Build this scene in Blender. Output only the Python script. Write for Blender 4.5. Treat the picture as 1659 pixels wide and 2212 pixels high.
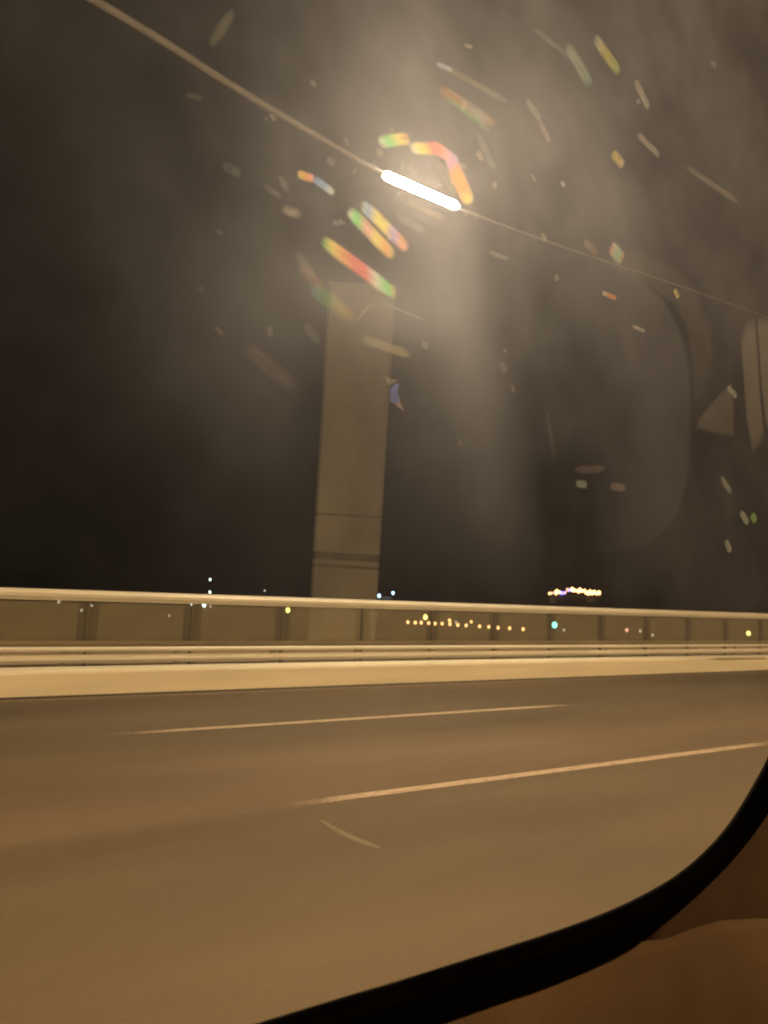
import bpy, bmesh, math, random
from math import sin, cos, tan, atan, radians, pi
from mathutils import Vector, Matrix

random.seed(7)
for o in list(bpy.data.objects):
    bpy.data.objects.remove(o)
scene = bpy.context.scene
col = scene.collection

# ------------------------------------------------------------------ camera
F = 1550.0                       # focal length in units where the picture is 1659 x 2212
CX, CY = 829.5, 1106.0
EYE = Vector((0.0, 0.0, 2.0))    # seated passenger, 2 m above the road
PSI, THETA, PHI = radians(31.3), radians(5.08), radians(3.15)
FWD = Vector((sin(PSI) * cos(THETA), cos(PSI) * cos(THETA), sin(THETA)))
R0 = Vector((cos(PSI), -sin(PSI), 0))
U0 = R0.cross(FWD)
RIGHT = R0 * cos(PHI) + U0 * sin(PHI)
UP = U0 * cos(PHI) - R0 * sin(PHI)
cam_data = bpy.data.cameras.new('camera')
cam = bpy.data.objects.new('camera', cam_data)
col.objects.link(cam)
m = Matrix((RIGHT, UP, -FWD)).transposed().to_4x4()
m.translation = EYE
cam.matrix_world = m
cam_data.sensor_fit = 'VERTICAL'
cam_data.sensor_height = 36.0
cam_data.lens = F / 2212.0 * 36.0
cam_data.clip_start = 0.01
cam_data.clip_end = 20000.0
cam_data.dof.use_dof = True
cam_data.dof.focus_distance = 1.3
cam_data.dof.aperture_fstop = 6.4
scene.camera = cam

# ------------------------------------------------------------------ world: night sky
world = bpy.data.worlds.new('World')
scene.world = world
world.use_nodes = True
wn = world.node_tree
wn.nodes.clear()
sky = wn.nodes.new('ShaderNodeTexSky')
sky.sky_type = 'NISHITA'
sky.sun_disc = False
sky.sun_elevation = radians(-4.0)
sky.sun_rotation = radians(200.0)
bg1 = wn.nodes.new('ShaderNodeBackground')
bg1.inputs['Strength'].default_value = 0.02
bg2 = wn.nodes.new('ShaderNodeBackground')       # town glow on the night air
bg2.inputs['Color'].default_value = (1.0, 0.72, 0.5, 1)
bg2.inputs['Strength'].default_value = 0.0018
add = wn.nodes.new('ShaderNodeAddShader')
wo = wn.nodes.new('ShaderNodeOutputWorld')
wn.links.new(sky.outputs[0], bg1.inputs[0])
wn.links.new(bg1.outputs[0], add.inputs[0])
wn.links.new(bg2.outputs[0], add.inputs[1])
wn.links.new(add.outputs[0], wo.inputs['Surface'])

scene.view_settings.view_transform = 'Standard'
scene.view_settings.look = 'None'
scene.view_settings.exposure = 0.0
scene.view_settings.gamma = 1.0
scene.view_settings.use_curve_mapping = False
scene.render.engine = 'CYCLES'
cy = scene.cycles
cy.use_denoising = True
cy.max_bounces = 6
cy.diffuse_bounces = 2
cy.glossy_bounces = 2
cy.transmission_bounces = 4
cy.volume_bounces = 0
cy.transparent_max_bounces = 32
cy.sample_clamp_indirect = 4.0

# strengths of the lamps (radiance)
CABLE_LAMP = 860.0
STREET_LAMP = 6000.0

# ------------------------------------------------------------------ helpers
def ray(px, py):
    return (FWD * F + RIGHT * (px - CX) + UP * (CY - py)).normalized()

def on_y(px, py, y):
    d = ray(px, py)
    return EYE + d * ((y - EYE.y) / d.y)

def on_z(px, py, z):
    d = ray(px, py)
    return EYE + d * ((z - EYE.z) / d.z)

def link(o, parent=None):
    col.objects.link(o)
    if parent is not None:
        o.parent = parent
    return o

def tag(o, label=None, cat=None, group=None, kind=None):
    if label: o['label'] = label
    if cat: o['category'] = cat
    if group: o['group'] = group
    if kind: o['kind'] = kind
    return o

def empty(name, loc=(0, 0, 0)):
    o = bpy.data.objects.new(name, None)
    o.empty_display_size = 0.1
    o.location = loc
    return link(o)

def mesh_obj(name, bm, mat, parent=None, smooth=False, loc=None):
    me = bpy.data.meshes.new(name)
    bmesh.ops.recalc_face_normals(bm, faces=bm.faces)
    bm.to_mesh(me)
    bm.free()
    if mat: me.materials.append(mat)
    if smooth:
        for p in me.polygons: p.use_smooth = True
    o = bpy.data.objects.new(name, me)
    if loc is not None: o.location = loc
    return link(o, parent)

def add_box(bm, x0, x1, y0, y1, z0, z1):
    vs = [bm.verts.new((x, y, z)) for x in (x0, x1) for y in (y0, y1) for z in (z0, z1)]
    for f in ((0, 1, 3, 2), (4, 6, 7, 5), (0, 4, 5, 1), (2, 3, 7, 6), (0, 2, 6, 4), (1, 5, 7, 3)):
        bm.faces.new([vs[i] for i in f])
    return vs

def box(name, x0, x1, y0, y1, z0, z1, mat, parent=None, bevel=0.0):
    bm = bmesh.new()
    add_box(bm, x0, x1, y0, y1, z0, z1)
    if bevel:
        bmesh.ops.bevel(bm, geom=list(bm.edges), offset=bevel, segments=2, affect='EDGES', profile=0.5)
    return mesh_obj(name, bm, mat, parent)

def add_tube(bm, pts, r, seg=10, cap=True):
    pts = [Vector(p) for p in pts]
    rings = []
    for i, p in enumerate(pts):
        a = pts[max(0, i - 1)]; b = pts[min(len(pts) - 1, i + 1)]
        t = (b - a).normalized()
        n = t.cross(Vector((0, 1, 0)))
        if n.length < 0.05: n = t.cross(Vector((1, 0, 0)))
        n.normalize(); bn = t.cross(n)
        rr = r[i] if isinstance(r, (list, tuple)) else r
        rings.append([bm.verts.new(p + (n * cos(2 * pi * k / seg) + bn * sin(2 * pi * k / seg)) * rr) for k in range(seg)])
    for a, b in zip(rings, rings[1:]):
        for k in range(seg):
            bm.faces.new((a[k], a[(k + 1) % seg], b[(k + 1) % seg], b[k]))
    if cap:
        bm.faces.new(rings[0][::-1]); bm.faces.new(rings[-1])

def extrude_profile(bm, prof, x0, x1, step=None):
    """prof: closed (y, z) outline, swept along X"""
    n = len(prof)
    k = 1 if not step else max(1, int((x1 - x0) / step))
    rings = []
    for i in range(k + 1):
        x = x0 + (x1 - x0) * i / k
        rings.append([bm.verts.new((x, y, z)) for y, z in prof])
    for a, b in zip(rings, rings[1:]):
        for j in range(n):
            bm.faces.new((a[j], a[(j + 1) % n], b[(j + 1) % n], b[j]))
    bm.faces.new(rings[0]); bm.faces.new(rings[-1][::-1])

def new_mat(name):
    mt = bpy.data.materials.new(name)
    mt.use_nodes = True
    nt = mt.node_tree
    nt.nodes.clear()
    out = nt.nodes.new('ShaderNodeOutputMaterial')
    return mt, nt, out

def surf(name, c, rough=0.6, var=0.15, scale=6.0, bump=0.0, stretch=(1, 1, 1), metal=0.0, spec=0.5, fine=0.0, bscale=None):
    mt, nt, out = new_mat(name)
    L = nt.links.new
    b = nt.nodes.new('ShaderNodeBsdfPrincipled')
    b.inputs['Roughness'].default_value = rough
    b.inputs['Metallic'].default_value = metal
    b.inputs['Specular IOR Level'].default_value = spec
    tc = nt.nodes.new('ShaderNodeTexCoord')
    mp = nt.nodes.new('ShaderNodeMapping')
    mp.inputs['Scale'].default_value = stretch
    L(tc.outputs['Object'], mp.inputs[0])
    n1 = nt.nodes.new('ShaderNodeTexNoise')
    n1.inputs['Scale'].default_value = scale
    n1.inputs['Detail'].default_value = 6
    L(mp.outputs[0], n1.inputs['Vector'])
    rmp = nt.nodes.new('ShaderNodeValToRGB')
    lo = tuple(v * (1 - var) for v in c); hi = tuple(min(1, v * (1 + var)) for v in c)
    rmp.color_ramp.elements[0].position = 0.3; rmp.color_ramp.elements[0].color = (*lo, 1)
    rmp.color_ramp.elements[1].position = 0.7; rmp.color_ramp.elements[1].color = (*hi, 1)
    L(n1.outputs['Fac'], rmp.inputs[0])
    colr = rmp.outputs[0]
    if fine or bump:
        n2 = nt.nodes.new('ShaderNodeTexNoise')
        n2.inputs['Scale'].default_value = bscale or scale * 25
        n2.inputs['Detail'].default_value = 3
        L(tc.outputs['Object'], n2.inputs['Vector'])
        if fine:
            mx = nt.nodes.new('ShaderNodeMix'); mx.data_type = 'RGBA'; mx.blend_type = 'OVERLAY'
            mx.inputs['Factor'].default_value = fine
            L(colr, mx.inputs['A']); L(n2.outputs['Fac'], mx.inputs['B'])
            colr = mx.outputs['Result']
        if bump:
            bp = nt.nodes.new('ShaderNodeBump')
            bp.inputs['Strength'].default_value = bump
            bp.inputs['Distance'].default_value = 0.004
            L(n2.outputs['Fac'], bp.inputs['Height']); L(bp.outputs[0], b.inputs['Normal'])
    L(colr, b.inputs['Base Color'])
    L(b.outputs[0], out.inputs['Surface'])
    return mt

def glow(name, c, s, hidden_light=False):
    mt, nt, out = new_mat(name)
    e = nt.nodes.new('ShaderNodeEmission')
    e.inputs['Color'].default_value = (*c, 1)
    e.inputs['Strength'].default_value = s
    nt.links.new(e.outputs[0], out.inputs['Surface'])
    if hidden_light:
        mt.cycles.emission_sampling = 'NONE'    # far lamps: seen, too weak to light the bridge
    return mt

# ------------------------------------------------------------------ materials
M = {}
M['concrete'] = surf('concrete', (0.78, 0.74, 0.58), 0.8, 0.10, 1.3, 0.15, (0.25, 1, 2.5), fine=0.12, bscale=60)
M['pale_metal'] = surf('painted_steel', (0.72, 0.70, 0.60), 0.45, 0.08, 2.0, 0.05, (0.3, 1, 1))
M['olive_metal'] = surf('weathered_steel', (0.24, 0.21, 0.13), 0.55, 0.15, 2.0, 0.1, (0.3, 1, 1))
M['dark_metal'] = surf('dark_steel', (0.05, 0.045, 0.035), 0.5, 0.2, 3.0)
M['grey_deck'] = surf('walkway_concrete', (0.16, 0.135, 0.11), 0.85, 0.2, 2.0, 0.2, (0.3, 1, 1), fine=0.3)
M['kerb_drain'] = surf('drain_iron', (0.03, 0.026, 0.018), 0.8)
M['pylon'] = surf('pylon_concrete', (0.41, 0.355, 0.25), 0.85, 0.24, 0.3, 0.2, (1, 1, 0.5), fine=0.15, bscale=8)
M['pylon_band'] = surf('pylon_joint', (0.22, 0.19, 0.13), 0.85, 0.2, 1.0)
M['cable'] = surf('cable_sheath', (0.60, 0.64, 0.74), 0.4, 0.12, 3.0)
M['housing'] = surf('lamp_housing', (0.3, 0.3, 0.3), 0.4, 0.1)
M['water'] = surf('sea_water', (0.006, 0.008, 0.01), 0.12, 0.3, 0.02, 0.0)
M['shore'] = surf('dark_shore', (0.008, 0.008, 0.007), 0.9, 0.4, 0.01)
M['seal'] = surf('black_rubber', (0.0007, 0.0006, 0.0005), 0.9, 0.2, 20, spec=0.0)
M['door_skin'] = surf('door_paint_inside', (0.003, 0.003, 0.003), 0.5, 0.1)

# asphalt: mottled, fine aggregate, longitudinal wheel polish
def asphalt():
    mt, nt, out = new_mat('asphalt')
    L = nt.links.new
    b = nt.nodes.new('ShaderNodeBsdfPrincipled')
    b.inputs['Roughness'].default_value = 0.75
    tc = nt.nodes.new('ShaderNodeTexCoord')
    sp = nt.nodes.new('ShaderNodeSeparateXYZ'); L(tc.outputs['Object'], sp.inputs[0])
    # lane-dependent surfacing: one paved strip per lane, each a little different
    rp = nt.nodes.new('ShaderNodeValToRGB')
    mr = nt.nodes.new('ShaderNodeMapRange')
    mr.inputs['From Min'].default_value = 0.0; mr.inputs['From Max'].default_value = 12.0
    L(sp.outputs['Y'], mr.inputs['Value']); L(mr.outputs[0], rp.inputs[0])
    cr = rp.color_ramp
    def el(y, c):
        e = cr.elements.new(y / 12.0); e.color = (*c, 1)
    A = (0.136, 0.106, 0.066); B = (0.172, 0.126, 0.080); C = (0.134, 0.104, 0.064); D = (0.104, 0.077, 0.046)
    cr.elements[0].position = 0.0; cr.elements[0].color = (*A, 1)
    cr.elements[1].position = 1.0; cr.elements[1].color = (*D, 1)
    el(LINE2 - 0.12, A); el(LINE2 - 0.02, B); el(7.3, B); el(8.2, C); el(9.6, C); el(10.5, D)
    n1 = nt.nodes.new('ShaderNodeTexNoise'); n1.inputs['Scale'].default_value = 0.5; n1.inputs['Detail'].default_value = 5
    mp = nt.nodes.new('ShaderNodeMapping'); mp.inputs['Scale'].default_value = (0.35, 1.6, 1)
    L(tc.outputs['Object'], mp.inputs[0]); L(mp.outputs[0], n1.inputs['Vector'])
    n2 = nt.nodes.new('ShaderNodeTexNoise'); n2.inputs['Scale'].default_value = 38; n2.inputs['Detail'].default_value = 8; n2.inputs['Roughness'].default_value = 0.7
    L(tc.outputs['Object'], n2.inputs['Vector'])
    m1 = nt.nodes.new('ShaderNodeMix'); m1.data_type = 'RGBA'; m1.blend_type = 'OVERLAY'; m1.inputs['Factor'].default_value = 0.55
    L(rp.outputs[0], m1.inputs['A']); L(n1.outputs['Fac'], m1.inputs['B'])
    m2 = nt.nodes.new('ShaderNodeMix'); m2.data_type = 'RGBA'; m2.blend_type = 'OVERLAY'; m2.inputs['Factor'].default_value = 0.35
    L(m1.outputs['Result'], m2.inputs['A']); L(n2.outputs['Fac'], m2.inputs['B'])
    L(m2.outputs['Result'], b.inputs['Base Color'])
    bp = nt.nodes.new('ShaderNodeBump'); bp.inputs['Strength'].default_value = 0.3; bp.inputs['Distance'].default_value = 0.004
    L(n2.outputs['Fac'], bp.inputs['Height']); L(bp.outputs[0], b.inputs['Normal'])
    L(b.outputs[0], out.inputs['Surface'])
    return mt

# acrylic wind screen: partly clear, partly clouded by dust
def acrylic(nm, c, tmin, tmax):
    mt, nt, out = new_mat(nm)
    L = nt.links.new
    tr = nt.nodes.new('ShaderNodeBsdfTransparent')
    df = nt.nodes.new('ShaderNodeBsdfDiffuse')
    tl = nt.nodes.new('ShaderNodeBsdfTranslucent')
    for n in (df, tl): n.inputs['Color'].default_value = (*c, 1)
    a = nt.nodes.new('ShaderNodeMixShader'); a.inputs[0].default_value = 0.35
    L(df.outputs[0], a.inputs[1]); L(tl.outputs[0], a.inputs[2])
    tc = nt.nodes.new('ShaderNodeTexCoord')
    n1 = nt.nodes.new('ShaderNodeTexNoise'); n1.inputs['Scale'].default_value = 2.2; n1.inputs['Detail'].default_value = 5
    L(tc.outputs['Object'], n1.inputs['Vector'])
    mr = nt.nodes.new('ShaderNodeMapRange')
    mr.inputs['From Min'].default_value = 0.3; mr.inputs['From Max'].default_value = 0.7
    mr.inputs['To Min'].default_value = tmin; mr.inputs['To Max'].default_value = tmax
    L(n1.outputs['Fac'], mr.inputs['Value'])
    mx = nt.nodes.new('ShaderNodeMixShader')
    L(mr.outputs[0], mx.inputs[0]); L(tr.outputs[0], mx.inputs[1]); L(a.outputs[0], mx.inputs[2])
    L(mx.outputs[0], out.inputs['Surface'])
    return mt
M['acrylic'] = acrylic('dusty_acrylic', (0.62, 0.57, 0.40), 0.26, 0.34)
M['acrylic_dark'] = acrylic('smoked_acrylic', (0.42, 0.38, 0.26), 0.27, 0.35)

# worn thermoplastic paint, dash ends faded by motion blur
def paint():
    mt, nt, out = new_mat('lane_paint')
    L = nt.links.new
    b = nt.nodes.new('ShaderNodeBsdfPrincipled'); b.inputs['Roughness'].default_value = 0.6
    tc = nt.nodes.new('ShaderNodeTexCoord')
    n = nt.nodes.new('ShaderNodeTexNoise'); n.inputs['Scale'].default_value = 14; n.inputs['Detail'].default_value = 6
    L(tc.outputs['Object'], n.inputs['Vector'])
    r = nt.nodes.new('ShaderNodeValToRGB')
    r.color_ramp.elements[0].position = 0.30; r.color_ramp.elements[0].color = (0.34, 0.26, 0.19, 1)
    r.color_ramp.elements[1].position = 0.52; r.color_ramp.elements[1].color = (0.58, 0.47, 0.35, 1)
    L(n.outputs['Fac'], r.inputs[0]); L(r.outputs[0], b.inputs['Base Color'])
    # fades unevenly towards both dash ends, motion blur put into the paint
    sp = nt.nodes.new('ShaderNodeSeparateXYZ'); L(tc.outputs['Generated'], sp.inputs[0])
    r2 = nt.nodes.new('ShaderNodeValToRGB')
    cr = r2.color_ramp
    cr.elements[0].position = 0.0; cr.elements[0].color = (0, 0, 0, 1)
    cr.elements[1].position = 1.0; cr.elements[1].color = (0, 0, 0, 1)
    e = cr.elements.new(0.22); e.color = (1, 1, 1, 1)
    e = cr.elements.new(0.75); e.color = (1, 1, 1, 1)
    L(sp.outputs['X'], r2.inputs[0])
    n3 = nt.nodes.new('ShaderNodeTexNoise'); n3.inputs['Scale'].default_value = 60; n3.inputs['Detail'].default_value = 3
    L(tc.outputs['Object'], n3.inputs['Vector'])
    s = nt.nodes.new('ShaderNodeMath'); s.operation = 'ADD'
    L(r2.outputs[0], s.inputs[0]); L(n3.outputs['Fac'], s.inputs[1])
    k = nt.nodes.new('ShaderNodeMapRange')
    k.inputs['From Min'].default_value = 0.65; k.inputs['From Max'].default_value = 1.05
    L(s.outputs[0], k.inputs['Value'])
    tr = nt.nodes.new('ShaderNodeBsdfTransparent')
    mx = nt.nodes.new('ShaderNodeMixShader')
    L(k.outputs[0], mx.inputs[0]); L(tr.outputs[0], mx.inputs[1]); L(b.outputs[0], mx.inputs[2])
    L(mx.outputs[0], out.inputs['Surface'])
    return mt
M['paint'] = paint()

LINE1 = on_z(829, 1549, 0).y
LINE2 = on_z(1100, 1678, 0).y
BASE = on_z(829, 1479, 0).y          # foot of the concrete kerb wall
print('LINES', LINE1, LINE2, BASE)
M['asphalt'] = asphalt()

# ------------------------------------------------------------------ setting
XA, XB = -70.0, 160.0
def sheet(name, x0, x1, y0, y1, z, mat, kind='structure', parent=None):
    bm = bmesh.new()
    vs = [bm.verts.new(p) for p in ((x0, y0, z), (x1, y0, z), (x1, y1, z), (x0, y1, z))]
    bm.faces.new(vs)
    o = mesh_obj(name, bm, mat, parent)
    if parent is None: tag(o, kind=kind)
    return o

road = tag(box('road', XA, XB, -14.0, BASE + 2.2, -1.2, 0.0, M['asphalt']), kind='structure')
water = sheet('water', -9000, 12000, -600, 15000, -45.0, M['water'])
# far shore: low dark land beyond the water
bm = bmesh.new()
g = {}
NX, NY = 60, 16
for i in range(NX + 1):
    for j in range(NY + 1):
        x = -900 + 5200 * i / NX
        y = 420 + 1500 * j / NY + 60 * sin(i * 0.4)
        h = -45.6 if j == 0 else -43.5 + 0.4 * sin(i * 1.3 + j)
        if j > 6: h += (j - 6) * 1.6 * (0.6 + 0.4 * sin(i * 0.35 + 1.0)) 
        g[i, j] = bm.verts.new((x, y, min(h, -9)))
for i in range(NX):
    for j in range(NY):
        bm.faces.new((g[i, j], g[i + 1, j], g[i + 1, j + 1], g[i, j + 1]))
tag(mesh_obj('hills', bm, M['shore']), kind='structure')

# ------------------------------------------------------------------ lane markings
def dash(y, w, x0, x1):
    bm = bmesh.new()
    n = 24
    a = [bm.verts.new((x0 + (x1 - x0) * i / n, y - w / 2 + random.uniform(-.004, .004), 0.004)) for i in range(n + 1)]
    b = [bm.verts.new((x0 + (x1 - x0) * i / n, y + w / 2 + random.uniform(-.004, .004), 0.004)) for i in range(n + 1)]
    for i in range(n): bm.faces.new((a[i], a[i + 1], b[i + 1], b[i]))
    return mesh_obj('lane_dash', bm, M['paint'], road)
x0 = on_z(190, 1593, 0).x; x1 = on_z(1270, 1521, 0).x
print('dash1', x0, x1)
per = (x1 - x0) * 2.4
for k in (-2, -1, 0, 1, 2): dash(LINE1, 0.13, x0 + per * k, x1 + per * k)
x2 = on_z(560, 1752, 0).x; x3 = on_z(1700, 1597, 0).x
print('dash2', x2, x3)
per = (x3 - x2) * 2.2
for k in (-2, -1, 0, 1, 2): dash(LINE2, 0.125, x2 + per * k, x3 + per * k)
# pale edge strip along the foot of the kerb wall
bm = bmesh.new()
add_box(bm, XA, XB, BASE - 0.26, BASE - 0.14, -0.01, 0.003)
mesh_obj('edge_line', bm, surf('edge_line_paint', (0.16, 0.115, 0.075), 0.7, 0.3, 8), road)

# ------------------------------------------------------------------ parapet: kerb wall, guard rail, wind screen
def zat(d0, y):                       # height of a line d0 units under the horizon at picture x = 0
    return EYE.z - d0 / 310.0 * EYE.z * y / BASE
wall = empty('kerb_wall', (0, BASE, 0))
tag(wall, 'low cream concrete kerb wall running along the far edge of the road', 'barrier')
ztop = zat(252, BASE)
y = BASE
bm = bmesh.new()
extrude_profile(bm, [(0.0, 0.028), (0.03, ztop - 0.05), (0.045, ztop - 0.015), (0.07, ztop), (0.42, ztop), (0.44, ztop - 0.02), (0.44, 0.0), (0.0, 0.0)], XA, XB, 4.0)
mesh_obj('wall_face', bm, M['concrete'], wall)
bm = bmesh.new()
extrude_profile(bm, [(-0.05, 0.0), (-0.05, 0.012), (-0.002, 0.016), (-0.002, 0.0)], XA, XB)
mesh_obj('drain_channel', bm, M['kerb_drain'], wall)  # dark drain strip along the wall foot

deck_z = 0.12
bm = bmesh.new(); add_box(bm, XA, XB, BASE + 0.44, BASE + 2.0, 0.0, deck_z)
tag(mesh_obj('pavement', bm, M['grey_deck']), kind='structure')

YG = BASE + 0.62                       # guard rail behind the wall
guard = empty('guard_rail', (0, YG, 0))
tag(guard, 'pale steel guard rail of two beams just behind the cream kerb wall', 'guard rail')
def beam(name, d0, d1, yy, mat, parent, bulge=0.03, depth=0.05):
    a, b = zat(d1, yy), zat(d0, yy)
    h = b - a; oy = yy - parent.location.y
    prof = [(oy + depth, a), (oy + 0.008, a), (oy, a + h * .12), (oy - bulge, a + h * .35), (oy - bulge, a + h * .65),
            (oy, a + h * .88), (oy + 0.008, b), (oy + depth, b)]
    bm = bmesh.new(); extrude_profile(bm, prof, XA, XB)
    return mesh_obj(name, bm, mat, parent)
beam('lower_beam', 218, 236, YG, M['pale_metal'], guard)
beam('upper_beam', 200, 210, YG, M['pale_metal'], guard, 0.015)
YR = BASE + 1.25
rail = empty('wind_screen_railing', (0, YR, 0))
tag(rail, 'bridge railing with a thick cream top rail, clouded see-through panels and dark posts', 'railing')
beam('top_rail', 71, 95, YR - 0.06, M['pale_metal'], rail, 0.035, 0.12)
beam('bottom_rail', 186, 200, YR - 0.03, M['olive_metal'], rail, 0.01, 0.06)
bm = bmesh.new()
add_box(bm, XA, XB, 0.10, 0.30, deck_z - 0.01, zat(201, YR + 0.12))
bmesh.ops.bevel(bm, geom=list(bm.edges), offset=0.01, segments=1, affect='EDGES')
mesh_obj('plinth', bm, surf('plinth_concrete', (0.36, 0.31, 0.24), 0.85, 0.2, 1.5, 0.2, (0.3, 1, 1)), rail)
SP = 1.74
xs = [2.13 + SP * k for k in range(-8, 40)]
zt, zb = zat(95, YR), zat(187, YR)
gp = None
for k, x in enumerate(xs):
    if k == 0:
        gp = box('post', -0.04, 0.04, -0.03, 0.03, 0.0, zat(205, YG) - 0.002 - deck_z, M['olive_metal'])
        gp.parent = guard; g0 = gp
        M['post_metal'] = surf('post_steel', (0.11, 0.10, 0.068), 0.6, 0.2, 3)
        bm = bmesh.new()
        add_box(bm, -0.022, 0.022, -0.012, 0.0, 0.0, zt - deck_z)
        add_box(bm, -0.012, 0.012, 0.002, 0.06, 0.0, zt - deck_z)
        add_box(bm, -0.14, 0.14, -0.06, 0.14, 0.001, 0.02)
        p0 = mesh_obj('post', bm, M['post_metal'], rail)
        bm = bmesh.new()
        add_box(bm, 0.0, SP - 0.31, -0.006, 0.006, 0.0, zt - zb)
        a0 = mesh_obj('panel', bm, M['acrylic'], rail)
        bm = bmesh.new()
        add_box(bm, -0.15, -0.026, -0.007, 0.007, 0.0, zt - zb); add_box(bm, 0.026, 0.15, -0.007, 0.007, 0.0, zt - zb)
        s0 = mesh_obj('joint_strip', bm, M['acrylic_dark'], rail)
        gg, pp, aa, ss = g0, p0, a0, s0
    else:
        gg, pp, aa, ss = g0.copy(), p0.copy(), a0.copy(), s0.copy()
        for o in (gg, pp, aa, ss): col.objects.link(o)
    gg.location = (x - 0.4, 0.08, deck_z)
    pp.location = (x, 0.0, deck_z)
    aa.location = (x + 0.155, 0.012, zb)
    ss.location = (x, 0.012, zb)

# ------------------------------------------------------------------ pylon beyond the railing
DP = 42.0
def on_depth(px, py, depth):
    d = FWD * F + RIGHT * (px - CX) + UP * (CY - py)
    return EYE + d * (depth / F)
bl, br_ = on_depth(676, 1300, DP), on_depth(814, 1300, DP)
tl_, tr_ = on_depth(706, 690, DP), on_depth(850, 640, DP)
pyl = empty('bridge_pylon', ((bl + br_) / 2)[:])
pyl.location.z = -45
tag(pyl, 'tall brown concrete bridge pylon rising behind the railing', 'pylon')
cxp, cyp = pyl.location.x, pyl.location.y
axis = (br_ - bl); wbot = axis.length; axis.z = 0; axis.normalize()
nrm = Vector((-axis.y, axis.x, 0))
HT = tr_.z + 0.6
wtop = (tr_ - on_depth(706, 640, DP)).length
def ringz(z, grow=0.0):
    t = (z - bl.z) / (HT - bl.z)
    w = wbot + (wtop - wbot) * t
    h = w / 2 + grow; d = 1.8 + grow
    c = Vector((cxp, cyp, 0)) * 1.0
    sh = 0.0
    return [Vector((cxp, cyp, z)) + axis * (sh + sx * (h - (0.15 if k else 0))) + nrm * (sy * (d - (0 if k else 0.15)))
            for sx, sy, k in ((-1, -1, 0), (-1, -1, 1), (1, -1, 1), (1, -1, 0), (1, 1, 0), (1, 1, 1), (-1, 1, 1), (-1, 1, 0))]
def prism(zlist, grow=0.0):
    bm = bmesh.new(); prev = None
    for z in zlist:
        r = [bm.verts.new(v - Vector((cxp, cyp, -45))) for v in ringz(z, grow)]
        if prev:
            for k in range(8): bm.faces.new((prev[k], prev[(k + 1) % 8], r[(k + 1) % 8], r[k]))
        else: bm.faces.new(r[::-1])
        prev = r
    bm.faces.new(prev)
    return bm
zj = [on_depth(745, yv, DP).z for yv in (1228, 1222, 1212, 1196, 1119, 1115)]
segs = [(-45, zj[0]), (zj[1], zj[2]), (zj[3], zj[4]), (zj[5], HT)]
for a, b in segs: mesh_obj('shaft', prism([a, b]), M['pylon'], pyl)
mesh_obj('joint', prism([zj[0], zj[1]], -0.03), M['pylon_band'], pyl)
mesh_obj('recessed_band', prism([zj[2], zj[3]], -0.04), M['pylon_band'], pyl)
mesh_obj('joint', prism([zj[4], zj[5]], -0.03), M['pylon_band'], pyl)

# ------------------------------------------------------------------ cable and its lamp
YC = 12.6
pts = [on_y(px, py, YC) for px, py in ((-250, -270), (170, -20), (350, 88), (520, 196), (700, 302), (825, 374), (908, 412), (992, 450), (1130, 503), (1300, 562), (1480, 622), (1800, 735))]
last = pts[-1]; pts += [last + (last - pts[-2]).normalized() * 20]
first = pts[0]; pts = [first + (first - pts[1]).normalized() * 25] + pts
# smooth by Catmull-Rom
def cr(P, n=6):
    out = []
    for i in range(len(P) - 1):
        p0 = P[max(0, i - 1)]; p1 = P[i]; p2 = P[i + 1]; p3 = P[min(len(P) - 1, i + 2)]
        for k in range(n):
            t = k / n
            out.append(0.5 * ((2 * p1) + (-p0 + p2) * t + (2 * p0 - 5 * p1 + 4 * p2 - p3) * t * t + (-p0 + 3 * p1 - 3 * p2 + p3) * t ** 3))
    out.append(P[-1]); return out
cp = cr(pts); bm = bmesh.new(); add_tube(bm, cp, [0.007 + 0.073 / (1 + math.exp((p.x - 7.5) / 2.4)) for p in cp], 12)
cable = mesh_obj('overhead_cable', bm, M['cable'], smooth=True)
tag(cable, 'pale overhead cable slanting down from upper left through the bright lamp', 'cable')

A = on_y(829, 377, YC); B = on_y(988, 446, YC)
mid = (A + B) / 2; dv = (B - A).normalized(); half = (B - A).length / 2
WARM = (1.0, 0.77, 0.48)
M['lamp'] = glow('lamp_light', WARM, CABLE_LAMP)
def streak_lamp(loc, d, label, group=None):
    t = empty('hanging_lamp', loc)
    tag(t, label, 'lamp', group)
    n = 12
    bm = bmesh.new()
    add_tube(bm, [d * (half * s) for s in (-1.0, -.97, -.9, .9, .97, 1.0)], [.03, .065, .088, .088, .065, .03], 16)  # bar shape stands for the lamp's light streaked by motion
    mesh_obj('lamp_streak', bm, M['lamp'], t, smooth=True)
    for s in (-1, 1):
        bm = bmesh.new()
        add_tube(bm, [d * (half * 1.004 * s), d * ((half + 0.10) * s)], 0.05, 12)
        mesh_obj('end_clamp', bm, M['housing'], t, smooth=True)
    return t
streak_lamp(mid, dv, 'glowing white lamp on the overhead cable, its light streak shaped as a bar')

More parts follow.
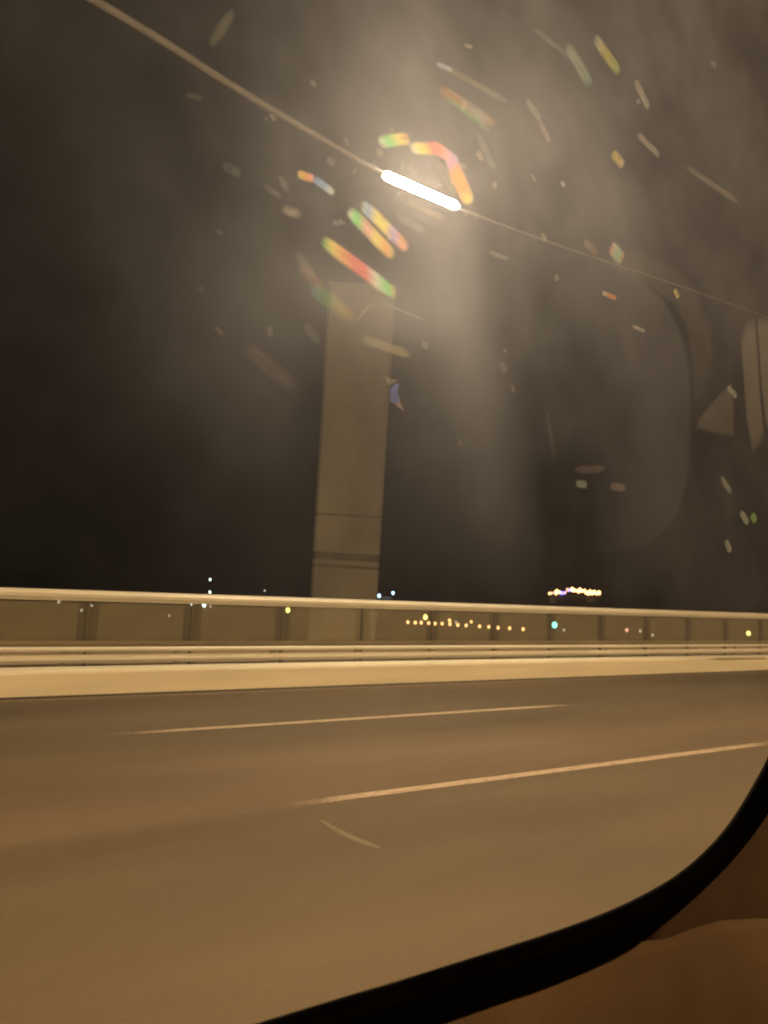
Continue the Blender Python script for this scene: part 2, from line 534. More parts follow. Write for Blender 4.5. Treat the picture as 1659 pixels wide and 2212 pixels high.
# ------------------------------------------------------------------ street lamps on the near side of the bridge
M['street_glow'] = glow('street_lamp_light', (1.0, 0.625, 0.29), STREET_LAMP)
def street_lamp(x, y, label):
    t = empty('street_lamp', (x, y, 0))
    tag(t, label, 'street lamp', 'street lamps along the near side of the bridge')
    bm = bmesh.new(); add_tube(bm, [(0, 0, 0), (0, 0, 4), (0, 0, 9.4)], [.11, .09, .06], 12)
    mesh_obj('pole', bm, M['housing'], t, smooth=True)
    bm = bmesh.new(); add_tube(bm, [(0, 0, 9.3), (0, .5, 9.9), (0, 1.6, 10.1)], [.06, .05, .04], 10)
    mesh_obj('arm', bm, M['housing'], t, smooth=True)
    bm = bmesh.new(); add_box(bm, -.16, .16, 1.5, 2.3, 10.06, 10.2)
    bmesh.ops.bevel(bm, geom=list(bm.edges), offset=0.03, segments=2, affect='EDGES')
    mesh_obj('lamp_head', bm, M['housing'], t)
    bm = bmesh.new(); add_box(bm, -.12, .12, 1.58, 2.22, 10.03, 10.058)
    mesh_obj('lens', bm, M['street_glow'], t)
for i, (x, lab) in enumerate(((-16, 'street lamp on a grey pole behind the car, first of the near side row'),
                              (3, 'street lamp on a grey pole behind the car, second of the near side row'),
                              (22, 'street lamp on a grey pole ahead of the car, third of the near side row'),
                              (41, 'street lamp on a grey pole ahead of the car, fourth of the near side row'))):
    street_lamp(x, -7.5, lab)

# ------------------------------------------------------------------ lights across the water
LC = {'amber': ((1.0, 0.52, 0.18), 5.0), 'yellow': ((1.0, 0.85, 0.22), 5.5), 'white': ((0.80, 1.0, 0.85), 5.0),
      'blue': ((0.22, 0.16, 1.0), 5.5), 'green': ((0.22, 1.0, 0.66), 5.5), 'cold': ((0.45, 0.78, 1.0), 4.5),
      'pink': ((1.0, 0.45, 0.30), 2.6), 'dim': ((0.8, 0.7, 0.5), 1.3), 'gold': ((1.0, 0.58, 0.20), 5.0)}
LM = {k: glow(k + '_lamp_light', c, s * 0.9, True) for k, (c, s) in LC.items()}
ME_HEAD, ME_POST = {}, None
def unit_head(mat, name):
    bm = bmesh.new(); bmesh.ops.create_icosphere(bm, subdivisions=2, radius=1.0)
    me = bpy.data.meshes.new('lamp_globe'); bm.to_mesh(me); bm.free(); me.materials.append(mat)
    for p in me.polygons: p.use_smooth = True
    return me
bm = bmesh.new(); add_tube(bm, [(0, 0, 0), (0, 0, 1)], [1, .6], 6)
ME_POST = bpy.data.meshes.new('lamp_post'); bm.to_mesh(ME_POST); bm.free(); ME_POST.materials.append(M['dark_metal'])
def far_lamp(px, py, kind, rpx, label, group=None, depth=None, name='shore_lamp', cat='lamp', ground=-43.5, sz=1.25):
    if depth is None:
        p = on_z(px, py, -37.0)
        depth = (p - EYE).dot(FWD)
        if depth > 1000 or depth < 0: depth = 1000.0
    p = on_depth(px, py, depth)
    r = rpx / F * depth * 1.12
    t = empty(name, (p.x, p.y, min(ground, p.z - 2 * r)))
    tag(t, label, cat, group)
    if kind not in ME_HEAD: ME_HEAD[kind] = unit_head(LM[kind], kind)
    h = bpy.data.objects.new('lamp_globe', ME_HEAD[kind]); link(h, t)
    h.location = (0, 0, p.z - t.location.z); h.scale = (r, r, r * sz)
    q = bpy.data.objects.new('lamp_post', ME_POST); link(q, t)
    q.scale = (r * .12, r * .12, p.z - t.location.z - r)
    return t
row = [881, 897, 910, 926, 940, 955, 972, 989, 1007, 1036, 1056, 1076, 1101, 1130]
rowy = [1344, 1345, 1345, 1346, 1347, 1347, 1348, 1350, 1351, 1353, 1354, 1356, 1357, 1359]
ordn = 'first second third fourth fifth sixth seventh eighth ninth tenth eleventh twelfth thirteenth fourteenth'.split()
for i, (a, b) in enumerate(zip(row, rowy)):
    far_lamp(a, b, 'amber', 2.9, 'small amber promenade lamp across the water, %s from the left in its row' % ordn[i], 'amber promenade lamps in a row')
singles = [
    (622, 1318, 'yellow', 4.2, 'bright yellow lamp seen through the railing just left of the pylon'),
    (748, 1325, 'yellow', 3.6, 'yellow lamp seen through the railing in front of the pylon'),
    (919, 1333, 'yellow', 4.2, 'bright yellow lamp just above the row of amber promenade lamps'),
    (1198, 1350, 'green', 5.0, 'large blue-green lamp right of the amber promenade row'),
    (1200, 1388, 'pink', 3.2, 'pinkish lamp directly under the blue-green lamp'),
    (417, 1305, 'white', 3.8, 'left of the two white lamps under the top rail'),
    (441, 1307, 'white', 3.6, 'right of the two white lamps under the top rail'),
    (127, 1300, 'dim', 2.6, 'faint greenish lamp near the left end of the railing'),
    (176, 1318, 'dim', 2.4, 'faint grey lamp by the leftmost dark post'),
    (191, 1320, 'pink', 2.4, 'faint pink lamp by the leftmost dark post'),
    (198, 1308, 'dim', 2.2, 'faint lamp above the faint pink lamp on the left'),
    (365, 1330, 'dim', 1.9, 'very faint lamp low behind the railing left of the white pair'),
    (455, 1310, 'dim', 2.0, 'tiny lamp just right of the white pair'),
    (762, 1327, 'pink', 2.6, 'small pink lamp right of the yellow lamp on the pylon'),
    (772, 1328, 'blue', 3.2, 'small violet lamp between pale lamps in front of the pylon'),
    (803, 1329, 'dim', 1.9, 'left of two tiny pale lamps at the right edge of the pylon'),
    (812, 1329, 'dim', 2.0, 'right of two tiny pale lamps at the right edge of the pylon'),
    (971, 1340, 'amber', 2.8, 'amber lamp above the middle of the promenade row'),
    (985, 1344, 'dim', 2.4, 'dim lamp beside the raised amber lamp over the promenade row'),
    (1018, 1343, 'amber', 2.4, 'pale amber lamp above the ninth promenade lamp'),
    (1354, 1361, 'pink', 3.0, 'pale double lamp well right of the blue-green lamp'),
    (1383, 1363, 'dim', 2.6, 'faint lamp right of the pale double lamp'),
    (1410, 1372, 'dim', 2.4, 'faint lamp low behind the railing on the right'),
    (1617, 1368, 'yellow', 3.8, 'bright pale yellow lamp near the right end of the railing'),
    (1545, 1398, 'cold', 2.6, 'tiny bluish lamp low at the right end of the railing'),
    (1218, 1361, 'dim', 2.2, 'faint lamp close right of the blue-green lamp'),
]
for px, py, k, r, lab in singles: far_lamp(px, py, k, r, lab)
far_lamp(835 - 16, 1287, 'cold', 3.0, 'left of two icy blue lamps on tall masts right of the pylon', 'icy blue mast lamps', 950)
far_lamp(849, 1281, 'cold', 2.6, 'right of two icy blue lamps on tall masts right of the pylon', 'icy blue mast lamps', 950)
far_lamp(454, 1252, 'white', 1.7, 'topmost tiny white mast lamp above the top rail on the left', None, 960)
far_lamp(453.5, 1279, 'white', 1.9, 'lower tiny white mast lamp touching the top rail on the left', None, 940)
far_lamp(572, 1276, 'dim', 1.5, 'tiny dim mast lamp above the top rail left of the pylon', None, 960)

# low shed roof under the icy lamps, their blue light put in as emission
p = on_depth(834, 1291, 950)
sh = empty('glowing_canopy', (p.x, p.y, -43.5))
tag(sh, 'thin blue-lit canopy under the two icy blue mast lamps', 'canopy')
w = 11 / F * 950
bm = bmesh.new(); add_box(bm, -w, w, -3, 3, p.z + 43.5 - 1.4, p.z + 43.5 + 1.2)
mesh_obj('canopy_roof', bm, glow('canopy_glow', (0.5, 0.62, 0.7), 0.10, True), sh)
for s in (-1, 1):
    bm = bmesh.new(); add_tube(bm, [(s * w * .8, 0, 0), (s * w * .8, 0, p.z + 43.5 - 1.45)], .8, 6)
    mesh_obj('canopy_post', bm, M['dark_metal'], sh)

# brightly lit hilltop building far to the right
DH = 1500.0
c = on_depth(1245, 1281, DH)
hb = empty('lit_building', (c.x, c.y, -34))
tag(hb, 'distant low building on the right strung with golden lights and a few blue ones', 'building')
ux = RIGHT.copy(); ux.z = 0; ux.normalize(); uy = Vector((-ux.y, ux.x, 0))
def oriented_box(name, cpx, w_px, y0, y1, depth_m, mat):
    a = on_depth(cpx, y0, DH); b = on_depth(cpx, y1, DH)
    hw = w_px / 2 / F * DH
    bm = bmesh.new(); vs = []
    o = a - Vector(hb.location); o.z = 0
    for sx in (-1, 1):
        for sy in (0, 1):
            for z in (b.z + 34, a.z + 34):
                vs.append(bm.verts.new(o + ux * (hw * sx) + uy * (depth_m * sy + 4) + Vector((0, 0, z))))
    for f in ((0, 1, 3, 2), (4, 6, 7, 5), (0, 4, 5, 1), (2, 3, 7, 6), (0, 2, 6, 4), (1, 5, 7, 3)):
        bm.faces.new([vs[i] for i in f])
    return mesh_obj(name, bm, mat, hb)
reflectm = glow('reflected_light', (1.0, 0.5, 0.25), 0.035, True)  # reflections of the lights above, drawn as softly glowing wall pieces
darkw = surf('building_wall', (0.05, 0.04, 0.03), 0.9)
oriented_box('building_wall', 1245, 106, 1286, 1312, 14, darkw)
oriented_box('reflection_glow', 1196, 12, 1285, 1303, 2.5, reflectm)
oriented_box('reflection_glow', 1277, 17, 1285, 1301, 2.5, reflectm)
bl_l = [(1187, 1282, 'amber', 2.6), (1192, 1281, 'pink', 2.6), (1201, 1280, 'gold', 4.4), (1203, 1277, 'gold', 3.4), (1208, 1279, 'gold', 3.0),
        (1213, 1281, 'blue', 3.2), (1218, 1281, 'blue', 2.6), (1221, 1280, 'pink', 2.4), (1226, 1274, 'pink', 3.4), (1231, 1275, 'blue', 2.6),
        (1236, 1273, 'gold', 4.0), (1240, 1275, 'gold', 3.6), (1245, 1276, 'pink', 3.0), (1250, 1277, 'gold', 4.0), (1253, 1274, 'gold', 3.8),
        (1258, 1277, 'gold', 2.8), (1263, 1276, 'gold', 3.2), (1266, 1281, 'gold', 2.8), (1271, 1281, 'gold', 4.4), (1275, 1278, 'gold', 3.8),
        (1279, 1281, 'gold', 4.0), (1284, 1279, 'gold', 3.8), (1289, 1282, 'gold', 3.2), (1294, 1280, 'gold', 3.8), (1295, 1283, 'pink', 2.8)]
for px, py, k, r in bl_l:
    if k not in ME_HEAD: ME_HEAD[k] = unit_head(LM[k], k)
    h = bpy.data.objects.new('roof_light', ME_HEAD[k]); link(h, hb)
    q = on_depth(px, py, DH); h.location = q - Vector(hb.location)
    rr = r / F * DH * .9; h.scale = (rr, rr, rr * 1.3)

# ------------------------------------------------------------------ car door: glass, rubber seal, inner trim
YW = 0.46                              # window plane
door = empty('car_door', (0.3, YW, 1.2))
tag(door, 'car door seen from inside with black window seal and brown lower trim', 'car door')
def dl(p): return p - Vector((0.3, YW, 1.2))
inner = [(549, 2212), (787, 2142), (985, 2079), (1207, 2010), (1300, 1975), (1377, 1940), (1440, 1905), (1488, 1871), (1530, 1832),
         (1562, 1796), (1590, 1758), (1611, 1722), (1637, 1678), (1659, 1636), (1700, 1540), (1735, 1430)]
outer = [(937, 2212), (1104, 2158), (1207, 2119), (1300, 2082), (1370, 2042), (1420, 2000), (1460, 1968), (1495, 1938), (1530, 1905),
         (1565, 1870), (1600, 1830), (1632, 1788), (1659, 1748), (1700, 1680), (1745, 1590), (1790, 1470)]
ip = [on_y(a, b, YW + 0.032) for a, b in inner]
op = [on_y(a, b, YW + 0.014) for a, b in outer]
# extend both outlines outside the frame into a closed window opening
slope = (ip[0] - ip[3]); slope /= abs(slope.x)
L_ = -0.75
i_left = Vector((L_, ip[0].y, ip[0].z + slope.z * (ip[0].x - L_)))
o_left = Vector((L_ - .06, op[0].y, op[0].z + slope.z * (op[0].x - L_ + .06)))
TOP = 3.0
i_ext = [Vector((ip[-1].x + .03, ip[0].y, ip[-1].z + .3)), Vector((1.15, ip[0].y, 2.6)), Vector((.8, ip[0].y, TOP)), Vector((L_, ip[0].y, TOP))]
o_ext = [Vector((op[-1].x + .04, ip[0].y, op[-1].z + .3)), Vector((1.23, ip[0].y, 2.65)), Vector((.86, ip[0].y, TOP + .07)), Vector((L_ - .06, ip[0].y, TOP + .07))]
I = cr([i_left] + ip + i_ext, 4)
O = cr([o_left] + op + o_ext, 4)
for _ in range(12):
    for P_ in (I, O):
        c_ = P_[:]
        for k in range(6, len(P_) - 14): P_[k] = (c_[k - 1] + c_[k] * 2 + c_[k + 1]) / 4
def ring(name, A_, B_, ya, yb, mat, edge=0.006):
    """closed band between outlines A_ and B_, rounded section, between depths ya (near) and yb (far)"""
    bm = bmesh.new(); n = len(A_)
    fr = [(0.0, yb), (0.0, ya + edge), (0.06, ya), (0.94, ya), (1.0, ya + edge), (1.0, yb)]
    R = [[bm.verts.new(dl(Vector((A_[i].x + (B_[i].x - A_[i].x) * t, yy, A_[i].z + (B_[i].z - A_[i].z) * t)))) for t, yy in fr] for i in range(n)]
    for i in range(n):
        j = (i + 1) % n
        for k in range(6):
            l = (k + 1) % 6
            bm.faces.new((R[i][k], R[j][k], R[j][l], R[i][l]))
    return mesh_obj(name, bm, mat, door, smooth=False)
ring('window_seal', I, O, YW + 0.010, YW + 0.032, M['seal'], 0.004)

# trim: a sheet following the seal's outer edge, bulging towards the cabin below a crease
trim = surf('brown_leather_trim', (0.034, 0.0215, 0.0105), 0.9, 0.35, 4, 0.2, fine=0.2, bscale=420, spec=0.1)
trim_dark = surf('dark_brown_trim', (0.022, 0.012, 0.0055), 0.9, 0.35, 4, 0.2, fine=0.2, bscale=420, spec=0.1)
crease = [(1392, 2042), (1440, 2028), (1500, 2004), (1560, 1988), (1640, 1984), (1720, 1990), (1850, 2000)]
def loft(name, rows, mat, smooth=True, thick=0.012):
    bm = bmesh.new()
    V = [[bm.verts.new(dl(p)) for p in r] for r in rows]
    for a, b in zip(V, V[1:]):
        for k in range(len(a) - 1): bm.faces.new((a[k], a[k + 1], b[k + 1], b[k]))
    o = mesh_obj(name, bm, mat, door, smooth=smooth)
    s = o.modifiers.new('thickness', 'SOLIDIFY'); s.thickness = 0.003; s.offset = 0
    return o
# upper trim (pillar side): from the seal's outer edge to the crease
oe = [on_y(a - 10, b - 12, YW + 0.019) for a, b in [(1385, 2034), (1440, 1988), (1495, 1942), (1565, 1873), (1632, 1790), (1700, 1682), (1790, 1474)]]
mid_ = []
ce = []
for p, (a, b) in zip(oe, crease):
    ce.append(on_y(a, b, YW + 0.006))
cl = [on_y(a, b + 26, YW + 0.017) for a, b in crease]
rows = []
for t in (0, .15, .4, .7, .9, 1.0):
    rows.append([p.lerp(q, t) for p, q in zip(oe, cl)])
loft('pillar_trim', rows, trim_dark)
# lower trim (door card)
lo = [on_y(a - 12, b - 24, YW + 0.019) for a, b in [(500, 2350), (760, 2272), (930, 2216), (1104, 2160), (1207, 2121), (1300, 2084), (1376, 2060)]]
top_edge = lo + ce[1:]
rows = []
for t in (0, .02, .05, .1, .2, .4, .7, 1.0):
    rows.append([Vector((p.x, p.y - 0.035 * sin(min(1, t * 5) * pi / 2), p.z - 0.5 * t)) for p in top_edge])
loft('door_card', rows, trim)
bm = bmesh.new(); add_box(bm, -1.2, 1.6, 0.09, 0.13, -1.0, -0.1)
mesh_obj('door_shell', bm, M['door_skin'], door)

# ---- glass: clear pane with a thin film of dirt that scatters the lamp light
def mnode(nt, op, a=None, b=None, clamp=False):
    n = nt.nodes.new('ShaderNodeMath'); n.operation = op; n.use_clamp = clamp
    for i, v in enumerate((a, b)):
        if v is None: continue
        if isinstance(v, (int, float)): n.inputs[i].default_value = v
        else: nt.links.new(v, n.inputs[i])
    return n.outputs[0]
FILM = 33.0            # scattering per metre inside the 4 mm film
def film():
    mt, nt, out = new_mat('dirty_glass')
    L = nt.links.new
    tr = nt.nodes.new('ShaderNodeBsdfTransparent'); L(tr.outputs[0], out.inputs['Surface'])
    tc = nt.nodes.new('ShaderNodeTexCoord')
    sp = nt.nodes.new('ShaderNodeSeparateXYZ'); L(tc.outputs['Object'], sp.inputs[0])
    X, Z = sp.outputs['X'], sp.outputs['Z']
    def noise(scale, stretch, rot=0.0, det=3):
        mp = nt.nodes.new('ShaderNodeMapping'); mp.inputs['Scale'].default_value = stretch; mp.inputs['Rotation'].default_value = (0, rot, 0)
        L(tc.outputs['Object'], mp.inputs[0])
        n = nt.nodes.new('ShaderNodeTexNoise'); n.inputs['Scale'].default_value = scale; n.inputs['Detail'].default_value = det
        L(mp.outputs[0], n.inputs['Vector']); return n.outputs['Fac']
    def streak(p, q, w0, w1, amt):
        """shaft of light put into the film density between two picture points"""
        P, Q = dl(on_y(*p, YW + .026)), dl(on_y(*q, YW + .026))
        d = Q - P; d.y = 0; ln = d.length; d /= ln; n_ = Vector((-d.z, 0, d.x))
        u = mnode(nt, 'ADD', mnode(nt, 'MULTIPLY', X, d.x), mnode(nt, 'MULTIPLY', Z, d.z))
        u = mnode(nt, 'DIVIDE', mnode(nt, 'SUBTRACT', u, P.x * d.x + P.z * d.z), ln)
        v = mnode(nt, 'ADD', mnode(nt, 'MULTIPLY', X, n_.x), mnode(nt, 'MULTIPLY', Z, n_.z))
        v = mnode(nt, 'SUBTRACT', v, P.x * n_.x + P.z * n_.z)
        wd = mnode(nt, 'ADD', mnode(nt, 'MULTIPLY', u, w1 - w0), w0)
        wd = mnode(nt, 'MAXIMUM', wd, 0.004)
        r = mnode(nt, 'DIVIDE', v, wd)
        gss = mnode(nt, 'EXPONENT', mnode(nt, 'MULTIPLY', mnode(nt, 'MULTIPLY', r, r), -1.0))
        a = nt.nodes.new('ShaderNodeMapRange'); a.interpolation_type = 'SMOOTHSTEP'
        a.inputs['From Min'].default_value = -0.05; a.inputs['From Max'].default_value = 0.38; L(u, a.inputs['Value'])
        b = nt.nodes.new('ShaderNodeMapRange'); b.interpolation_type = 'SMOOTHSTEP'
        b.inputs['From Min'].default_value = 0.65; b.inputs['From Max'].default_value = 1.1
        b.inputs['To Min'].default_value = 1.0; b.inputs['To Max'].default_value = 0.0; L(u, b.inputs['Value'])
        return mnode(nt, 'MULTIPLY', mnode(nt, 'MULTIPLY', gss, amt), mnode(nt, 'MULTIPLY', a.outputs[0], b.outputs[0]))
    n1 = noise(5.0, (1, 1, 0.75), 0.6)
    n2 = noise(14.0, (1, 1, 0.85), 0.6, 4)
    n3 = noise(45.0, (1, 1, 0.8), 0.7, 4)
    base = mnode(nt, 'ADD', mnode(nt, 'MULTIPLY', mnode(nt, 'POWER', n1, 1.6), 1.75), mnode(nt, 'MULTIPLY', mnode(nt, 'POWER', n2, 2.0), 0.8))
    base = mnode(nt, 'ADD', base, mnode(nt, 'MULTIPLY', mnode(nt, 'POWER', n3, 3.0), 0.35))
    s = mnode(nt, 'MULTIPLY', base, 0.78)
    for args in (((935, 400), (1135, 1360), 0.028, 0.044, 0.78),
                 ((640, 520), (380, 960), 0.045, 0.07, 0.5),
                 ((820, -300), (860, 520), 0.06, 0.05, 0.2),
                 ((1150, 0), (1330, 700), 0.07, 0.07, 0.3),
                 ((600, 620), (560, 1250), 0.03, 0.04, 0.2),
                 ((560, 600), (1020, 700), 0.035, 0.03, 0.75)):  # last one: glare veiling the pylon top, put into the film
        s = mnode(nt, 'ADD', s, streak(*args))
    # oval cabin reflection on the right, put into the film density within a rim
    C_ = dl(on_y(1230, 850, YW + .026))
    RX = (dl(on_y(1500, 850, YW + .026)) - C_).x; RZ = (dl(on_y(1230, 520, YW + .026)) - C_).z
    ex = mnode(nt, 'DIVIDE', mnode(nt, 'SUBTRACT', X, C_.x), RX)
    ez = mnode(nt, 'DIVIDE', mnode(nt, 'SUBTRACT', Z, C_.z), RZ)
    sh_ = mnode(nt, 'ADD', mnode(nt, 'POWER', mnode(nt, 'ABSOLUTE', ex), 3.0), mnode(nt, 'POWER', mnode(nt, 'ABSOLUTE', ez), 3.0))
    rim = nt.nodes.new('ShaderNodeMapRange'); rim.interpolation_type = 'SMOOTHSTEP'
    rim.inputs['From Min'].default_value = 0.93; rim.inputs['From Max'].default_value = 1.03
    rim.inputs['To Min'].default_value = 1.0; rim.inputs['To Max'].default_value = 0.0; L(sh_, rim.inputs['Value'])
    sd = nt.nodes.new('ShaderNodeMapRange'); sd.interpolation_type = 'SMOOTHSTEP'
    sd.inputs['From Min'].default_value = 0.0; sd.inputs['From Max'].default_value = 0.9; L(ex, sd.inputs['Value'])
    s = mnode(nt, 'ADD', s, mnode(nt, 'MULTIPLY', mnode(nt, 'MULTIPLY', rim.outputs[0], sd.outputs[0]), 0.35))
    dens = mnode(nt, 'MULTIPLY', s, FILM)
    v1 = nt.nodes.new('ShaderNodeVolumeScatter'); v1.inputs['Color'].default_value = (0.85, 0.86, 1.0, 1)
    v1.inputs['Anisotropy'].default_value = 0.80; L(dens, v1.inputs['Density'])
    v2 = nt.nodes.new('ShaderNodeVolumeScatter'); v2.inputs['Color'].default_value = (1.0, 0.74, 0.40, 1)
    v2.inputs['Anisotropy'].default_value = 0.955; v2.inputs['Density'].default_value = 1.5
    ad = nt.nodes.new('ShaderNodeAddShader'); L(v1.outputs[0], ad.inputs[0]); L(v2.outputs[0], ad.inputs[1])
    L(ad.outputs[0], out.inputs['Volume'])
    mt.cycles.volume_sampling = 'EQUIANGULAR'
    return mt
bm = bmesh.new()
poly = [dl(p) for p in I]
a = [bm.verts.new((p.x, 0.0275, p.z)) for p in poly]
b = [bm.verts.new((p.x, 0.0315, p.z)) for p in poly]
bm.faces.new(a); bm.faces.new(b[::-1])
for i in range(len(a)):
    j = (i + 1) % len(a); bm.faces.new((a[i], a[j], b[j], b[i]))
glass = mesh_obj('window_glass', bm, film(), door)

# ---- dried smears on the inside of the glass, the lamp's rainbow flare painted in
def smear_mat(name, stops, tau, g=0.7, thick=0.0016, soft=True):
    stops = [tuple(c + (1 - c) * 0.22 for c in st) for st in stops]
    mt, nt, out = new_mat(name)
    L = nt.links.new
    tr = nt.nodes.new('ShaderNodeBsdfTransparent'); L(tr.outputs[0], out.inputs['Surface'])
    v = nt.nodes.new('ShaderNodeVolumeScatter')
    v.inputs['Anisotropy'].default_value = g
    tco = nt.nodes.new('ShaderNodeTexCoord'); spo = nt.nodes.new('ShaderNodeSeparateXYZ'); L(tco.outputs['Object'], spo.inputs[0])
    dsock = None
    if soft:
        ax = mnode(nt, 'POWER', mnode(nt, 'ABSOLUTE', spo.outputs['X']), 6.0)
        az = mnode(nt, 'POWER', mnode(nt, 'ABSOLUTE', spo.outputs['Z']), 2.4)
        rad = nt.nodes.new('ShaderNodeMapRange'); rad.interpolation_type = 'SMOOTHSTEP'
        rad.inputs['From Min'].default_value = 0.05; rad.inputs['From Max'].default_value = 0.95
        rad.inputs['To Min'].default_value = 1.0; rad.inputs['To Max'].default_value = 0.0
        L(mnode(nt, 'ADD', ax, az), rad.inputs['Value'])
        mp = nt.nodes.new('ShaderNodeMapping'); mp.inputs['Scale'].default_value = (1.2, 1, 2.6)
        mp.inputs['Location'].default_value = (random.uniform(0, 50), 0, random.uniform(0, 50))
        L(tco.outputs['Object'], mp.inputs[0])
        nz = nt.nodes.new('ShaderNodeTexNoise'); nz.inputs['Scale'].default_value = 1.3; nz.inputs['Detail'].default_value = 3
        L(mp.outputs[0], nz.inputs['Vector'])
        nm = nt.nodes.new('ShaderNodeMapRange'); nm.inputs['From Min'].default_value = 0.3; nm.inputs['From Max'].default_value = 0.65
        nm.inputs['To Min'].default_value = 0.12; nm.inputs['To Max'].default_value = 1.65; L(nz.outputs['Fac'], nm.inputs['Value'])
        dsock = mnode(nt, 'MULTIPLY', mnode(nt, 'MULTIPLY', rad.outputs[0], nm.outputs[0]), tau / thick)
        L(dsock, v.inputs['Density'])
    else: v.inputs['Density'].default_value = tau / thick
    if len(stops) > 1:
        tc = nt.nodes.new('ShaderNodeTexCoord'); sp = nt.nodes.new('ShaderNodeSeparateXYZ')
        L(tc.outputs['Object'], sp.inputs[0])
        f = mnode(nt, 'ADD', mnode(nt, 'MULTIPLY', sp.outputs['X'], 0.5), 0.5)
        f = mnode(nt, 'ADD', f, mnode(nt, 'MULTIPLY', sp.outputs['Z'], 0.06))
        r = nt.nodes.new('ShaderNodeValToRGB'); cr_ = r.color_ramp
        cr_.elements[0].position = 0.02; cr_.elements[0].color = (*stops[0], 1)
        cr_.elements[1].position = 0.98; cr_.elements[1].color = (*stops[-1], 1)
        for i, c_ in enumerate(stops[1:-1]):
            e = cr_.elements.new((i + 1) / (len(stops) - 1)); e.color = (*c_, 1)
        L(f, r.inputs[0]); 
        L(r.outputs[0], v.inputs['Color'])
    else: v.inputs['Color'].default_value = (*stops[0], 1)
    ab = nt.nodes.new('ShaderNodeVolumeAbsorption'); ab.inputs['Density'].default_value = tau / thick
    if dsock is not None: L(dsock, ab.inputs['Density'])
    if len(stops) > 1: L(r.outputs[0], ab.inputs['Color'])
    else: ab.inputs['Color'].default_value = (*stops[0], 1)
    ad = nt.nodes.new('ShaderNodeAddShader'); L(v.outputs[0], ad.inputs[0]); L(ab.outputs[0], ad.inputs[1])
    L(ad.outputs[0], out.inputs['Volume'])
    mt.cycles.volume_sampling = 'EQUIANGULAR'
    return mt
def lens_mesh(power=4.0):
    """flat pill, +-1 in X and Z, +-1 in Y (thin after scaling), soft shoulders"""
    bm = bmesh.new(); n = 28; rings = []
    for k, (rad, yy) in enumerate(((1.0, 0.0), (0.93, 0.5), (0.8, 0.8), (0.6, 0.97), (0.3, 1.0))):
        r = []
        for i in range(n):
            t = 2 * pi * i / n; e = 2.0 / power
            x = math.copysign(abs(cos(t)) ** e, cos(t)) * rad; z = math.copysign(abs(sin(t)) ** e, sin(t)) * rad
            r.append((x, yy, z))
        rings.append(r)
    top = [[bm.verts.new(p) for p in r] for r in rings]
    bot = [top[0]] + [[bm.verts.new((p[0], -p[1], p[2])) for p in r] for r in rings[1:]]
    for S in (top, bot):
        for a, b in zip(S, S[1:]):
            for i in range(n): bm.faces.new((a[i], a[(i + 1) % n], b[(i + 1) % n], b[i]))
        bm.faces.new(S[-1])
    bmesh.ops.recalc_face_normals(bm, faces=bm.faces)
    me = bpy.data.meshes.new('smear_shape'); bm.to_mesh(me); bm.free()
    return me
def smear(x0, y0, x1, y1, w, mat, power=5.0, name='flare_smear', th=0.0008):
    me = lens_mesh(power); me.materials.append(mat)
    if mat.name.startswith(('rainbow', 'green', 'orange', 'pale', 'blue')): w = w * 1.45
    P, Q = dl(on_y(x0, y0, YW + .0245)), dl(on_y(x1, y1, YW + .0245))
    d = Q - P; d.y = 0
    # width: measured across the streak in the picture, carried onto the glass
    s2 = math.hypot(x1 - x0, y1 - y0)
    nx, ny = -(y1 - y0) / s2 * w / 2, (x1 - x0) / s2 * w / 2
    mx_, my_ = (x0 + x1) / 2, (y0 + y1) / 2
    a_, b_ = on_y(mx_ - nx, my_ - ny, YW + .0245), on_y(mx_ + nx, my_ + ny, YW + .0245)
    n_ = Vector((-d.z, 0, d.x)).normalized()
    wid = abs((b_ - a_).dot(n_))
    o = bpy.data.objects.new(name, me); link(o, glass)
    o.location = (P + Q) / 2
    o.rotation_euler = (0, -math.atan2(d.z, d.x), 0)
    o.scale = (d.length / 2 + wid * .1, th, wid / 2)
    return o
def patch(pts_, mat, name='flare_smear', th=0.0008, pillow=False):
    bm = bmesh.new()
    q = [dl(on_y(a, b, YW + .0245)) for a, b in pts_]
    c_ = sum(q, Vector()) / len(q)
    def lay(sgn, k, t): return [bm.verts.new((c_.x + (p.x - c_.x) * k, c_.y + sgn * t, c_.z + (p.z - c_.z) * k)) for p in q]
    rim = lay(1, 1.06 if pillow else 1.0, 0.0 if pillow else th)
    steps = ((1.0, .3), (.93, .65), (.85, .9), (.7, 1.0)) if pillow else ((1.0, 1.0),)
    for sg in (1, -1):
        prev = rim
        for k_, t_ in steps:
            if not pillow and sg == 1: break
            cur = lay(sg, k_, th * t_)
            for i in range(len(q)):
                j = (i + 1) % len(q); bm.faces.new((prev[i], prev[j], cur[j], cur[i]))
            prev = cur
        bm.faces.new(prev)
    return mesh_obj(name, bm, mat, glass)
RED, ORG, YEL, GRN, BLU, PAL, PNK, VIO = (.95, .16, .14), (1, .42, .08), (1, .85, .12), (.08, .85, .15), (.25, .5, 1), (.85, .95, .85), (1, .45, .45), (.5, .35, 1)
mm = smear_mat
def mh(name, stops, tau, g=0.7): return smear_mat(name, stops, tau, g, soft=False)
smear(693, 516, 858, 640, 24, mm('rainbow_flare', [GRN, YEL, ORG, RED, RED, PAL, GRN, YEL], 0.56, .8))
smear(752, 452, 852, 556, 22, mm('rainbow_flare', [PAL, GRN, PNK, YEL, ORG, YEL], 0.41, .8))
smear(780, 438, 882, 540, 22, mm('rainbow_flare', [PAL, BLU, YEL, YEL, VIO, ORG, PNK], 0.34, .8))
smear(972, 342, 1014, 440, 24, mm('rainbow_flare', [VIO, ORG, ORG, YEL], 0.51, .8))
